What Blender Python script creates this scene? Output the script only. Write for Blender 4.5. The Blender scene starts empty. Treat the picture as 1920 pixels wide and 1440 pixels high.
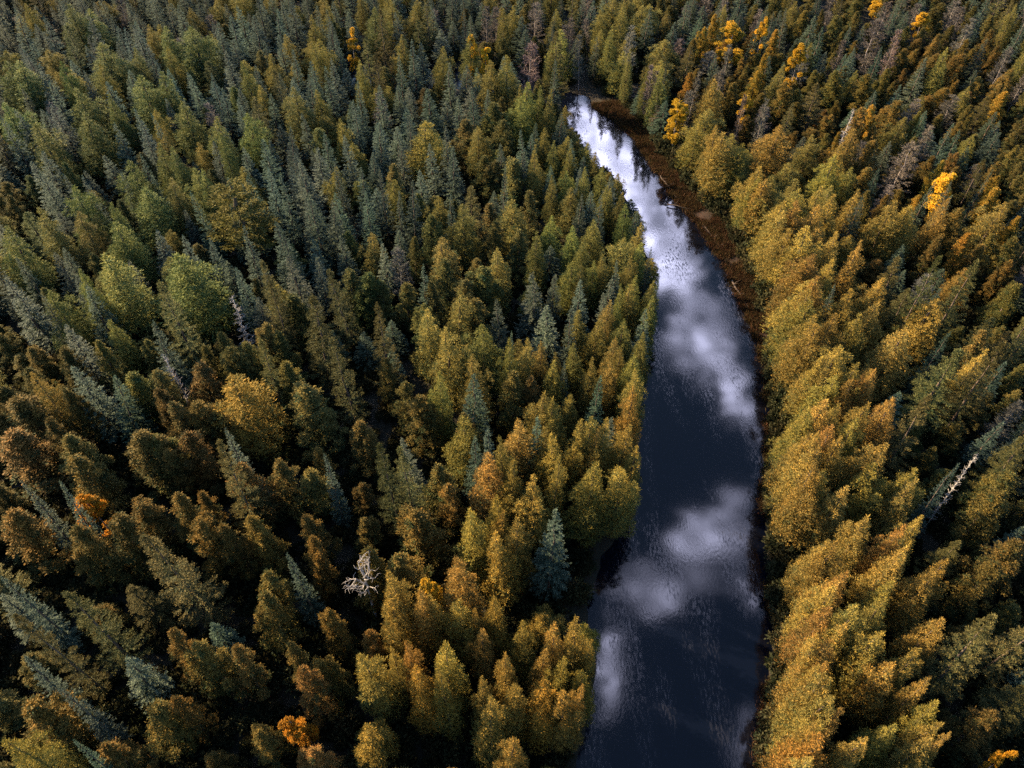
import bpy, math, random
import numpy as np
from mathutils import Vector, Matrix

# ------------------------------------------------------------------ camera, sky, sun, exposure
SC = bpy.context.scene
COL = SC.collection
R = math.radians
H = 62.0                      # camera height above the ground, metres
PITCH = R(48.8)               # camera looks this far below the horizon
FPX = 1461.0                  # focal length in photograph pixels (1920 wide)

cam_d = bpy.data.cameras.new("camera")
cam_d.sensor_width = 36.0
cam_d.lens = 36.0 * FPX / 1920.0
cam_d.clip_start = 0.5
cam_d.clip_end = 9000.0
cam = bpy.data.objects.new("camera", cam_d)
cam.location = (0, 0, H)
cam.rotation_euler = (R(90) - PITCH, 0, 0)
COL.objects.link(cam)
SC.camera = cam

SUN_EL, SUN_AZ = R(24), R(-63)          # azimuth clockwise from +Y: the sun stands far to the left, a little ahead
sun_dir = Vector((math.sin(SUN_AZ) * math.cos(SUN_EL), math.cos(SUN_AZ) * math.cos(SUN_EL), math.sin(SUN_EL)))
sun_d = bpy.data.lights.new("sun", 'SUN')
sun_d.energy = 5.0
sun_d.angle = R(0.5)
sun_d.color = (1.0, 0.72, 0.43)
sun = bpy.data.objects.new("sun", sun_d)
sun.rotation_euler = sun_dir.to_track_quat('Z', 'Y').to_euler()
sun.location = (-80, 20, 90)
COL.objects.link(sun)

SC.view_settings.view_transform = 'Standard'
SC.view_settings.look = 'None'
SC.view_settings.gamma = 1.0
SC.view_settings.exposure = 2.55
SC.cycles.max_bounces = 6
SC.cycles.diffuse_bounces = 3
SC.cycles.glossy_bounces = 2
SC.cycles.transmission_bounces = 3
SC.cycles.use_adaptive_sampling = True
SC.cycles.adaptive_threshold = 0.01
SC.cycles.use_denoising = False

CP, SP = math.cos(PITCH), math.sin(PITCH)


def unproject(px, py, z=0.0):
    """photograph pixel -> the point of the place at height z"""
    a, b = (px - 960.0) / FPX, (720.0 - py) / FPX
    dx, dy, dz = a, CP + b * SP, -SP + b * CP
    t = (z - H) / dz
    return dx * t, dy * t


def project(x, y, z):
    dz = z - H
    depth = y * CP - dz * SP
    return 960.0 + FPX * x / depth, 720.0 - FPX * (y * SP + dz * CP) / depth, depth


world = bpy.data.worlds.new("World")
SC.world = world
world.use_nodes = True
WT = world.node_tree
for n in list(WT.nodes):
    WT.nodes.remove(n)


def nd(tree, kind, **kw):
    n = tree.nodes.new(kind)
    for k, v in kw.items():
        setattr(n, k, v)
    return n


def math_node(tree, op, a, b=None, clamp=False):
    n = nd(tree, 'ShaderNodeMath', operation=op, use_clamp=clamp)
    for i, v in enumerate((a, b)):
        if v is None:
            continue
        if hasattr(v, 'links'):
            tree.links.new(v, n.inputs[i])
        else:
            n.inputs[i].default_value = v
    return n.outputs[0]


sky = nd(WT, 'ShaderNodeTexSky', sky_type='NISHITA')
sky.sun_disc = False
sky.sun_elevation = SUN_EL
sky.sun_rotation = SUN_AZ
sky.air_density = 1.0
sky.dust_density = 0.6
sky.ozone_density = 2.0
# cloud banks: soft patches in the plane of the clouds (direction x/z, y/z), broken up by noise
CLOUDS = [  # photograph pixel of the mirror image, radius in pixels across / along, strength
    (1110, 250, 70, 60, .55), (1160, 320, 75, 60, .80), (1225, 425, 70, 70, .95), (1262, 510, 55, 55, .66),
    (1300, 590, 55, 45, .36), (1345, 640, 40, 60, .40), (1285, 655, 50, 35, .26), (1380, 735, 34, 75, .50),
    (1330, 700, 40, 40, .2), (1340, 1000, 80, 60, .36), (1385, 935, 40, 35, .18), (1260, 1085, 100, 45, .22),
    (1170, 1095, 60, 35, .12), (1150, 1235, 24, 75, .42), (1404, 1110, 26, 45, .24), (1392, 1375, 28, 40, .16),
]
geo = nd(WT, 'ShaderNodeTexCoord')
sep = nd(WT, 'ShaderNodeSeparateXYZ')
WT.links.new(geo.outputs['Generated'], sep.inputs[0])
zc = math_node(WT, 'MAXIMUM', sep.outputs[2], 0.06)
cx = math_node(WT, 'DIVIDE', sep.outputs[0], zc)
cy = math_node(WT, 'DIVIDE', sep.outputs[1], zc)
comb = nd(WT, 'ShaderNodeCombineXYZ')
WT.links.new(cx, comb.inputs[0])
WT.links.new(cy, comb.inputs[1])
nz = nd(WT, 'ShaderNodeTexNoise')
nz.inputs['Scale'].default_value = 11.0
nz.inputs['Detail'].default_value = 8.0
nz.inputs['Roughness'].default_value = 0.62
WT.links.new(comb.outputs[0], nz.inputs['Vector'])
warp = nd(WT, 'ShaderNodeVectorMath', operation='SUBTRACT')
WT.links.new(nz.outputs['Color'], warp.inputs[0])
warp.inputs[1].default_value = (.5, .5, .5)
warp2 = nd(WT, 'ShaderNodeVectorMath', operation='SCALE')
warp2.inputs['Scale'].default_value = 0.24
WT.links.new(warp.outputs[0], warp2.inputs[0])
pos = nd(WT, 'ShaderNodeVectorMath', operation='ADD')
WT.links.new(comb.outputs[0], pos.inputs[0])
WT.links.new(warp2.outputs[0], pos.inputs[1])
total = None
for (px, py, rx, ry, st) in CLOUDS:
    x0, y0 = unproject(px, py)
    x1, _ = unproject(px + rx, py)
    _, y1 = unproject(px, py - ry)
    m = nd(WT, 'ShaderNodeMapping', vector_type='TEXTURE')
    m.inputs['Location'].default_value = (x0 / H, y0 / H, 0)
    m.inputs['Scale'].default_value = ((x1 - x0) / H, (y1 - y0) / H, 1)
    WT.links.new(pos.outputs[0], m.inputs['Vector'])
    ln = nd(WT, 'ShaderNodeVectorMath', operation='LENGTH')
    WT.links.new(m.outputs[0], ln.inputs[0])
    mr = nd(WT, 'ShaderNodeMapRange', interpolation_type='SMOOTHSTEP')
    mr.inputs['From Min'].default_value = 1.1
    mr.inputs['From Max'].default_value = 0.5
    mr.inputs['To Max'].default_value = st
    WT.links.new(ln.outputs['Value'], mr.inputs['Value'])
    total = mr.outputs[0] if total is None else math_node(WT, 'MAXIMUM', total, mr.outputs[0])
# fine mottling of the clouds
nz2 = nd(WT, 'ShaderNodeTexNoise')
nz2.inputs['Scale'].default_value = 34
nz2.inputs['Detail'].default_value = 6.0
WT.links.new(comb.outputs[0], nz2.inputs['Vector'])
broken = nd(WT, 'ShaderNodeMapRange')
broken.inputs['From Min'].default_value = .38
broken.inputs['From Max'].default_value = .58
broken.inputs['To Min'].default_value = .12
broken.inputs['To Max'].default_value = 1.25
WT.links.new(nz.outputs['Fac'], broken.inputs['Value'])
fine = nd(WT, 'ShaderNodeMapRange')
fine.inputs['From Min'].default_value = .38
fine.inputs['From Max'].default_value = .58
fine.inputs['To Min'].default_value = .35
fine.inputs['To Max'].default_value = 1.2
WT.links.new(nz2.outputs['Fac'], fine.inputs['Value'])
mask = math_node(WT, 'MULTIPLY', math_node(WT, 'MULTIPLY', total, broken.outputs[0]), fine.outputs[0], clamp=True)
skys = nd(WT, 'ShaderNodeVectorMath', operation='SCALE')
skys.inputs['Scale'].default_value = 0.065
WT.links.new(sky.outputs[0], skys.inputs[0])
mixc = nd(WT, 'ShaderNodeMix', data_type='RGBA')
WT.links.new(mask, mixc.inputs['Factor'])
WT.links.new(skys.outputs[0], mixc.inputs['A'])
mixc.inputs['B'].default_value = (6.3, 6.4, 9.0, 1)
bg = nd(WT, 'ShaderNodeBackground')
bg.inputs['Strength'].default_value = 1.0
WT.links.new(mixc.outputs['Result'], bg.inputs['Color'])
out = nd(WT, 'ShaderNodeOutputWorld')
WT.links.new(bg.outputs[0], out.inputs['Surface'])
world.cycles.sampling_method = 'MANUAL'
world.cycles.sample_map_resolution = 512

# ------------------------------------------------------------------ helpers
rng = np.random.default_rng(11)
random.seed(11)


def mesh_from(name, V, F4, mats, tint=None, mat_idx=None, smooth=False):
    """V (n,3), F4 (m,4) quads -> mesh; tint: a float per vertex"""
    me = bpy.data.meshes.new(name)
    V = np.asarray(V, np.float32)
    F4 = np.asarray(F4, np.int32)
    me.vertices.add(len(V))
    me.vertices.foreach_set('co', V.ravel())
    me.loops.add(F4.size)
    me.loops.foreach_set('vertex_index', F4.ravel())
    me.polygons.add(len(F4))
    me.polygons.foreach_set('loop_start', np.arange(0, F4.size, 4, dtype=np.int32))
    if mat_idx is not None:
        me.polygons.foreach_set('material_index', np.asarray(mat_idx, np.int32))
    me.polygons.foreach_set('use_smooth', np.full(len(F4), smooth))
    if tint is not None:
        a = me.attributes.new('tint', 'FLOAT', 'POINT')
        a.data.foreach_set('value', np.asarray(tint, np.float32))
    for m in (mats if isinstance(mats, (list, tuple)) else [mats]):
        me.materials.append(m)
    me.update(calc_edges=True)
    return me


def norm(v):
    return v / np.maximum(np.linalg.norm(v, axis=-1, keepdims=True), 1e-9)


def sprays(P, D, N, L, W):
    """one leaf-shaped quad per row: base P, direction D, facing N, length L, width W"""
    D = norm(D)
    S = norm(np.cross(D, N))
    L = np.broadcast_to(np.asarray(L, float), (len(P),))[:, None]
    W = np.broadcast_to(np.asarray(W, float), (len(P),))[:, None]
    mid = P + D * L * .52
    V = np.stack([P, mid + S * W * .5, P + D * L, mid - S * W * .5], 1).reshape(-1, 3)
    F = np.arange(len(P) * 4).reshape(-1, 4)
    return V, F


def tube(pts, radii, n=6):
    """a tapered tube along pts"""
    pts = np.asarray(pts, float)
    V, F = [], []
    for i, (p, r) in enumerate(zip(pts, radii)):
        d = norm((pts[min(i + 1, len(pts) - 1)] - pts[max(i - 1, 0)])[None])[0]
        a = np.cross(d, (0, 0, 1) if abs(d[2]) < .9 else (1, 0, 0))
        a /= np.linalg.norm(a)
        b = np.cross(d, a)
        for k in range(n):
            t = 2 * math.pi * k / n
            V.append(p + (a * math.cos(t) + b * math.sin(t)) * r)
    for i in range(len(pts) - 1):
        for k in range(n):
            F.append((i * n + k, i * n + (k + 1) % n, (i + 1) * n + (k + 1) % n, (i + 1) * n + k))
    return np.array(V), np.array(F)


class MB:
    def __init__(self):
        self.V, self.F, self.T, self.n = [], [], [], 0

    def add(self, VF, tint=0.5):
        V, F = VF
        self.V.append(V)
        self.F.append(np.asarray(F) + self.n)
        self.T.append(np.broadcast_to(np.asarray(tint, float), (len(V),)))
        self.n += len(V)

    def build(self, name, mat, smooth=False):
        return mesh_from(name, np.concatenate(self.V), np.concatenate(self.F), mat, np.concatenate(self.T), smooth=smooth)


# ------------------------------------------------------------------ materials
def foliage_mat(name, ca, cb, trans=.3, rough=.7, spec=.07, vary=.35, hue=.03):
    """ca/cb: the two leaf colours of the kind, mixed per spray"""
    m = bpy.data.materials.new(name)
    m.use_nodes = True
    t = m.node_tree
    for n in list(t.nodes):
        t.nodes.remove(n)
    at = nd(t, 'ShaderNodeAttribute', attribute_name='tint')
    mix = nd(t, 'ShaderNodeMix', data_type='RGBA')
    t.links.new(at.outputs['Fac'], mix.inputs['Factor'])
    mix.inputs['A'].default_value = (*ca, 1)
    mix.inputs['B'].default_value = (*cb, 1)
    oi = nd(t, 'ShaderNodeObjectInfo')
    mul = nd(t, 'ShaderNodeMix', data_type='RGBA', blend_type='MULTIPLY')
    mul.inputs['Factor'].default_value = 1
    t.links.new(mix.outputs['Result'], mul.inputs['A'])
    t.links.new(oi.outputs['Color'], mul.inputs['B'])
    hsv = nd(t, 'ShaderNodeHueSaturation')
    t.links.new(mul.outputs['Result'], hsv.inputs['Color'])
    v = nd(t, 'ShaderNodeMapRange')
    v.inputs['To Min'].default_value = 1 - vary
    v.inputs['To Max'].default_value = 1 + vary
    t.links.new(oi.outputs['Random'], v.inputs['Value'])
    t.links.new(v.outputs[0], hsv.inputs['Value'])
    r2 = math_node(t, 'FRACT', math_node(t, 'MULTIPLY', oi.outputs['Random'], 17.31))
    h = nd(t, 'ShaderNodeMapRange')
    h.inputs['To Min'].default_value = .5 - hue
    h.inputs['To Max'].default_value = .5 + hue
    t.links.new(r2, h.inputs['Value'])
    t.links.new(h.outputs[0], hsv.inputs['Hue'])
    p = nd(t, 'ShaderNodeBsdfPrincipled')
    p.inputs['Roughness'].default_value = rough
    p.inputs['Specular IOR Level'].default_value = spec
    t.links.new(hsv.outputs[0], p.inputs['Base Color'])
    tr = nd(t, 'ShaderNodeBsdfTranslucent')
    t.links.new(hsv.outputs[0], tr.inputs['Color'])
    ms = nd(t, 'ShaderNodeMixShader')
    ms.inputs[0].default_value = trans
    t.links.new(p.outputs[0], ms.inputs[1])
    t.links.new(tr.outputs[0], ms.inputs[2])
    o = nd(t, 'ShaderNodeOutputMaterial')
    t.links.new(ms.outputs[0], o.inputs['Surface'])
    return m


def bark_mat(name, ca, cb, rough=.9, scale=6.0):
    m = bpy.data.materials.new(name)
    m.use_nodes = True
    t = m.node_tree
    p = t.nodes['Principled BSDF']
    p.inputs['Roughness'].default_value = rough
    p.inputs['Specular IOR Level'].default_value = .2
    tc = nd(t, 'ShaderNodeTexCoord')
    nzz = nd(t, 'ShaderNodeTexNoise')
    nzz.inputs['Scale'].default_value = scale
    nzz.inputs['Detail'].default_value = 6
    t.links.new(tc.outputs['Object'], nzz.inputs['Vector'])
    mix = nd(t, 'ShaderNodeMix', data_type='RGBA')
    t.links.new(nzz.outputs['Fac'], mix.inputs['Factor'])
    mix.inputs['A'].default_value = (*ca, 1)
    mix.inputs['B'].default_value = (*cb, 1)
    t.links.new(mix.outputs['Result'], p.inputs['Base Color'])
    return m


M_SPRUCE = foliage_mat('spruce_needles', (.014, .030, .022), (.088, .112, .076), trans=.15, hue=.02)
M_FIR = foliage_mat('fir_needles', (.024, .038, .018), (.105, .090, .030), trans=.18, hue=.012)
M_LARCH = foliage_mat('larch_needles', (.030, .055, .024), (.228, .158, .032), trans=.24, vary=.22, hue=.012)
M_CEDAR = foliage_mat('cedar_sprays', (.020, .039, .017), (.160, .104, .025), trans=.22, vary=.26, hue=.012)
M_ASPEN = foliage_mat('aspen_leaves', (.17, .14, .025), (.50, .29, .022), trans=.35, vary=.2, hue=.006)
M_TWIG = foliage_mat('bare_twigs', (.052, .050, .046), (.098, .086, .072), trans=.0, vary=.25, hue=.02)
M_PINE = foliage_mat('pine_needles', (.050, .062, .016), (.17, .12, .025), trans=.3, vary=.1)
M_BARK = bark_mat('conifer_bark', (.035, .026, .020), (.10, .078, .062))
M_DEAD = bark_mat('weathered_wood', (.13, .125, .12), (.30, .285, .27))
M_GREY = bark_mat('grey_bark', (.10, .09, .085), (.24, .21, .20))

# ------------------------------------------------------------------ tree kinds: (crown mesh, trunk mesh), made at H0 metres tall and R0 wide
VAR = {}
H0, R0 = 14.0, 1.5


def trunk_mesh(name, h, r, mat, wob=.12):
    k = 8
    z = np.linspace(-.4, h, k)
    p = np.stack([rng.normal(0, wob, k) * np.linspace(0, 1, k) * .6, rng.normal(0, wob, k) * np.linspace(0, 1, k) * .6, z], 1)
    p[-1, :2] = 0
    rad = r * (1 - np.linspace(0, 1, k)) ** .8 + .012
    b = MB()
    b.add(tube(p, rad, 7))
    return b.build(name, mat, True)


def rand_unit(n):
    return norm(rng.normal(size=(n, 3)))


def spruce_crown(slim=1.0, chunk=False, rag=.22, base=.06):
    """whorled, drooping branches with side sprays; chunk: thick tufts at branch ends"""
    b = MB()
    z = base * H0
    while z < H0 * .985:
        t = z / H0
        prof = min(1.0, (1 - t) * 1.35) ** .85 * min(1, .62 + t * 2.2)
        nb = int(5 + 5 * (1 - t)) if not chunk else int(4 + 4 * (1 - t))
        for k in range(nb):
            az = rng.uniform(0, 6.283)
            Lb = R0 * slim * prof * rng.uniform(1 - 2 * rag, 1 + rag * .6)
            if Lb < .06:
                continue
            slope = -.28 + .75 * t ** 2 + rng.normal(0, .1)
            o = np.array([math.cos(az), math.sin(az), 0])
            s = np.array([-o[1], o[0], 0])
            n = max(6, int(Lb * (26 if not chunk else 26)))
            u = rng.uniform(.15, 1, n) ** .75
            P = o * (u * Lb)[:, None] + np.array([0, 0, 1.0]) * (z + slope * Lb * u + .22 * Lb * u ** 2)[:, None]
            side = rng.choice([-1, 1], n) * rng.uniform(.2, 1.0, n)
            D = o * rng.uniform(.5, 1.1, n)[:, None] + s * side[:, None] + np.array([0, 0, 1.]) * rng.normal(.02, .28, n)[:, None]
            N = np.array([0, 0, 1.0]) + o * .35 + rng.normal(0, .45, (n, 3))
            L = rng.uniform(.11, .25, n) * (.75 + .4 * (1 - t))
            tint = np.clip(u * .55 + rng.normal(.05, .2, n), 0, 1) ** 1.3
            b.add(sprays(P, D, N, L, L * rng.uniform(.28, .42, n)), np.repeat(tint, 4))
            if chunk:
                c = o * Lb + np.array([0, 0, z + slope * Lb + .22 * Lb])
                m = int(34 + 20 * rng.random())
                d = rand_unit(m)
                d[:, 2] = np.abs(d[:, 2]) * .8
                P = c + d * rng.uniform(.05, .26, (m, 1)) * (.6 + .5 * (1 - t))
                b.add(sprays(P, d + o * .4, rand_unit(m) + d, rng.uniform(.09, .17, m), rng.uniform(.035, .06, m)),
                      np.repeat(np.clip(rng.normal(.72, .22, m), 0, 1), 4))
        z += rng.uniform(.22, .34) * (1 if not chunk else 1.35) * (1.1 - .35 * t)
    m = 40
    P = np.stack([rng.normal(0, .04, m), rng.normal(0, .04, m), rng.uniform(H0 * .93, H0, m)], 1)
    D = np.stack([rng.normal(0, .6, m), rng.normal(0, .6, m), rng.uniform(.4, 1.2, m)], 1)
    b.add(sprays(P, D, rand_unit(m), rng.uniform(.15, .26, m), .07), np.repeat(rng.uniform(.3, .9, m), 4))
    return b


def lobe(b, c, rx, rz, n, pointed=.75, L=(.2, .36), w=.3, up=.35, tint_mu=.5, brush=False):
    """one lump of foliage: sprays through a pointed egg, most near its surface, in small tufts"""
    n = int(n * 2.3)
    nt = max(4, n // 9)
    th = rng.uniform(0, 6.283, nt)
    v = rng.uniform(0, 1, nt)
    zz = v * 2 - 1
    shape = np.sqrt(np.maximum(0, 1 - zz ** 2)) * (1 - pointed * .5 * (zz + .35)) * rng.uniform(.82, 1.12, nt)
    depth = rng.uniform(.55, 1.0, nt) ** .5
    Tc = np.stack([np.cos(th) * shape * rx * depth, np.sin(th) * shape * rx * depth, zz * rz * rng.uniform(.92, 1.04, nt)], 1)
    out_ = norm(np.stack([np.cos(th) * shape * rx, np.sin(th) * shape * rx, zz * rz * .42 + .25 * rx], 1))
    idx = np.repeat(np.arange(nt), 9)
    m = len(idx)
    P = c + Tc[idx] + rng.normal(0, .07, (m, 3))
    D = out_[idx] * rng.uniform(.5, 1.1, (m, 1)) + rng.normal(0, .5, (m, 3)) + np.array([0, 0, up])
    if brush:
        N = rng.normal(0, .48, (m, 3)) + out_[idx] * 1.0 + np.array([0, 0, .3])
    else:
        N = out_[idx] * 1.2 + np.array([0, 0, .25]) + rng.normal(0, .33, (m, 3))
    ll = rng.uniform(*L, m)
    tt = np.clip(tint_mu + rng.normal(0, .22, nt)[idx] + rng.normal(0, .07, m), 0, 1)
    b.add(sprays(P, D, N, ll, ll * w * rng.uniform(.8, 1.25, m)), np.repeat(tt, 4))


def larch_crown(nsat=4, full=1.0):
    b = MB()
    # main spire as a stack of narrowing lumps so that the outline is uneven
    z = H0 * .10
    while z < H0 * .97:
        t = z / H0
        prof = (min(1, (1 - t) * 1.55) ** .8) * min(1, .7 + t * 1.6)
        k = 1 + int(5.2 * prof)
        for i in range(k):
            az = 6.283 * (i + rng.uniform(-.35, .35)) / k
            rr = R0 * prof * full
            d = rr * (.62 if k > 1 else 0) * rng.uniform(.55, 1.3)
            lr = max(.14, rr * rng.uniform(.28, .50))
            lobe(b, np.array([math.cos(az) * d, math.sin(az) * d, z + rng.normal(0, .2)]), lr, lr * 1.35 + .25,
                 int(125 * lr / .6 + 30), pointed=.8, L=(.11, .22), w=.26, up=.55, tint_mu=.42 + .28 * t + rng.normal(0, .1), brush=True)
        z += .78 * (1.15 - .4 * t)
    for i in range(nsat):    # side spires
        az = rng.uniform(0, 6.283)
        d = R0 * rng.uniform(.5, .85)
        z0 = H0 * rng.uniform(.42, .72)
        for j in range(3):
            lr = (.62 - .15 * j) * rng.uniform(.85, 1.15)
            lobe(b, np.array([math.cos(az) * d, math.sin(az) * d, z0 + j * .62]), lr, lr * 1.4 + .15, int(110 * lr / .6), pointed=.9,
                 L=(.11, .21), w=.26, up=.6, tint_mu=.62 + rng.normal(0, .08), brush=True)
    m = 60
    P = np.stack([rng.normal(0, .05, m), rng.normal(0, .05, m), rng.uniform(H0 * .95, H0 * 1.0, m)], 1)
    D = np.stack([rng.normal(0, .6, m), rng.normal(0, .6, m), rng.uniform(.5, 1.2, m)], 1)
    b.add(sprays(P, D, rand_unit(m), rng.uniform(.15, .3, m), .06), np.repeat(rng.uniform(.5, 1, m), 4))
    return b


def cedar_crown(nl=46, tops=1, blunt=.75):
    """an uneven pyramid of upswept plumes, sometimes with a second and third top"""
    b = MB()
    peaks = [(0., 0., 1.)] + [(R0 * rng.uniform(.35, .6) * math.cos(a), R0 * rng.uniform(.35, .6) * math.sin(a), rng.uniform(.72, .93)) for a in rng.uniform(0, 6.283, tops - 1)]
    for (qx, qy, qh) in peaks:
        n = int(nl * (1 if qh == 1 else .45))
        for i in range(n):
            t = ((i + rng.random()) / n) ** .85
            z = H0 * qh * (.10 + .87 * t)
            prof = (1 - t) ** blunt * min(1, .7 + 1.2 * t) * (1 if qh == 1 else .55)
            az = i * 2.4 + rng.uniform(-.7, .7)
            d = R0 * prof * rng.uniform(.30, 1.18)
            lr = R0 * (.075 + .145 * prof) * rng.uniform(.55, 1.4)
            lobe(b, np.array([qx + math.cos(az) * d, qy + math.sin(az) * d, z]), lr, lr * rng.uniform(1.5, 2.4), int(260 * lr / .6 + 22), pointed=1.1, L=(.09, .18), w=.42,
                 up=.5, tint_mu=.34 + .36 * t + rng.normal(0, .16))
    for i in range(9):       # the dense inner body
        t = (i + .5) / 9
        prof = (1 - t) ** blunt
        lobe(b, np.array([rng.normal(0, .1), rng.normal(0, .1), H0 * (.1 + .84 * t)]), R0 * prof * .40 + .05, 1.2, 150, pointed=.5, L=(.12, .22), w=.45,
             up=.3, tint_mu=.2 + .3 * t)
    return b


def aspen_crown():
    b = MB()
    for i in range(34):
        t = rng.uniform(0, 1)
        z = H0 * (.22 + .73 * t)
        prof = math.sin(math.pi * min(1, .18 + .78 * t)) ** .7
        az = rng.uniform(0, 6.283)
        d = R0 * prof * rng.uniform(.2, 1.05)
        lr = R0 * rng.uniform(.15, .36)
        lobe(b, np.array([math.cos(az) * d, math.sin(az) * d, z]), lr, lr * 1.15, 190, pointed=.2, L=(.12, .2), w=.75, up=.1, tint_mu=.62 + rng.normal(0, .28))
    return b


def twig_crown(leafy=.25):
    b = MB()
    for i in range(110):
        t = rng.uniform(.18, .98)
        z = H0 * t
        Lb = R0 * (1 - t) ** .6 * rng.uniform(.6, 1.15) + .15
        az = rng.uniform(0, 6.283)
        o = np.array([math.cos(az), math.sin(az), rng.uniform(.25, .9)])
        p0 = np.array([0, 0, z])
        p1 = p0 + o * Lb * .55
        p2 = p0 + o * Lb + np.array([0, 0, rng.uniform(0, .3)])
        b.add(tube([p0, p1, p2], [.028, .018, .006], 4), .2)
        n = 30
        u = rng.uniform(.25, 1, n)[:, None]
        P = p0 + (p2 - p0) * u
        D = norm(o)[None] + rng.normal(0, .55, (n, 3)) + np.array([0, 0, .3])
        b.add(sprays(P, D, rand_unit(n), rng.uniform(.25, .55, n), rng.uniform(.022, .05, n)), np.repeat(rng.uniform(0, 1, n), 4))
        m = int(n * leafy * 1.6)
        if m:
            u = rng.uniform(.4, 1.05, m)[:, None]
            P = p0 + (p2 - p0) * u + rng.normal(0, .1, (m, 3))
            b.add(sprays(P, rand_unit(m) + [0, 0, .2], rand_unit(m) + [0, 0, .5], rng.uniform(.12, .22, m), rng.uniform(.06, .1, m)), np.repeat(rng.uniform(.7, 1, m), 4))
    return b


def dead_conifer_branches(n=75, sag=-.25):
    b = MB()
    for i in range(n):
        t = .18 + .8 * (i + rng.random()) / n
        Lb = R0 * (1 - t) ** .75 * rng.uniform(.4, 1.15) + .12
        az = rng.uniform(0, 6.283)
        o = np.array([math.cos(az), math.sin(az), sag + rng.normal(0, .18) + .5 * t])
        p0 = np.array([0, 0, H0 * t])
        p1 = p0 + o * Lb * .5
        p2 = p0 + o * Lb + np.array([0, 0, .12 * Lb])
        b.add(tube([p0, p1, p2], [.05, .032, .01], 5))
        for j in range(4):
            q = p0 + (p2 - p0) * rng.uniform(.35, .95)
            d = norm((o + rng.normal(0, .7, 3))[None])[0]
            b.add(tube([q, q + d * rng.uniform(.2, .45)], [.018, .006], 4))
    return b


def forked_snag_branches():
    b = MB()

    def grow(p, d, L, r, depth):
        q = p + d * L * .55 + rng.normal(0, .06, 3) * L
        e = q + norm((d + rng.normal(0, .25, 3))[None])[0] * L * .5
        b.add(tube([p, q, e], [r, r * .8, r * .6], 6))
        if depth == 0:
            return
        for k in range(3 if depth > 1 else 2):
            dd = norm((d * .7 + rng.normal(0, .75, 3) + np.array([0, 0, .18]))[None])[0]
            s = q if k == 0 else e
            grow(s, dd, L * rng.uniform(.55, .8), r * .55, depth - 1)
    for k in range(6):
        az = k * 1.05 + rng.uniform(-.3, .3)
        d = norm(np.array([[math.cos(az), math.sin(az), rng.uniform(.5, 1.3)]]))[0]
        grow(np.array([0, 0, H0 * rng.uniform(.66, .88)]), d, 1.15, .075, 3)
    return b


def pine_crown():
    b = MB()
    for i in range(30):
        t = .30 + .68 * (i + rng.random() * .6) / 30
        Lb = (R0 * 1.05 * (1 - t) ** .5 + .15) * rng.uniform(.7, 1.15)
        az = i * 2.39 + rng.uniform(-.3, .3)
        o = np.array([math.cos(az), math.sin(az), 0])
        s = np.array([-o[1], o[0], 0])
        p0 = np.array([0, 0, H0 * t])
        pts = [p0 + o * Lb * u + np.array([0, 0, .10 * Lb * u + .22 * Lb * u ** 2]) for u in (0, .35, .7, 1)]
        b.add(tube(pts, [.06, .045, .03, .012], 5), 0)
        n = int(200 * Lb)
        u = rng.uniform(.25, 1.02, n)
        sp = rng.normal(0, .20, n) * Lb * np.sin(np.clip(u, 0, 1) * 2.6)
        P = p0 + o * (u * Lb)[:, None] + s * sp[:, None] + np.array([0, 0, 1.]) * (.10 * Lb * u + .22 * Lb * u ** 2 + rng.uniform(0, .12, n))[:, None]
        D = o * .6 + rng.normal(0, .5, (n, 3)) + np.array([0, 0, .55])
        b.add(sprays(P, D, rng.normal(0, .7, (n, 3)) + [0, 0, .8], rng.uniform(.18, .32, n), .06), np.repeat(np.clip(rng.normal(.6, .25, n), 0, 1), 4))
    return b


def add_var(kind, crown, mat, trunk_r=.14, trunk_h=.96, tmat=None):
    i = len(VAR.setdefault(kind, []))
    VAR[kind].append((crown.build(f'{kind}_crown', mat), trunk_mesh(f'{kind}_trunk', H0 * trunk_h, trunk_r, tmat or M_BARK)))


for i in range(6):
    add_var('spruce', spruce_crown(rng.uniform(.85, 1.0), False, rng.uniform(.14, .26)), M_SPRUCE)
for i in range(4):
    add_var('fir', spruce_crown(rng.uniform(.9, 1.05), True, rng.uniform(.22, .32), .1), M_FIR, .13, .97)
for i in range(7):
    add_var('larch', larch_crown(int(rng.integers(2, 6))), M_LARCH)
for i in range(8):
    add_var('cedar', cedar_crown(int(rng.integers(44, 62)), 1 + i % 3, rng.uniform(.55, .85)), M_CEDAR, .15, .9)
for i in range(4):
    add_var('aspen', aspen_crown(), M_ASPEN, .1, .9, M_GREY)
for i in range(4):
    add_var('bare', twig_crown(rng.uniform(.1, .6)), M_TWIG, .09, .97, M_GREY)
for i in range(3):
    add_var('dead', dead_conifer_branches(int(rng.integers(55, 90))), M_DEAD, .12, 1.0, M_DEAD)
add_var('snag', forked_snag_branches(), M_DEAD, .16, .9, M_DEAD)
add_var('pine', pine_crown(), M_PINE, .2, .98)

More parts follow.
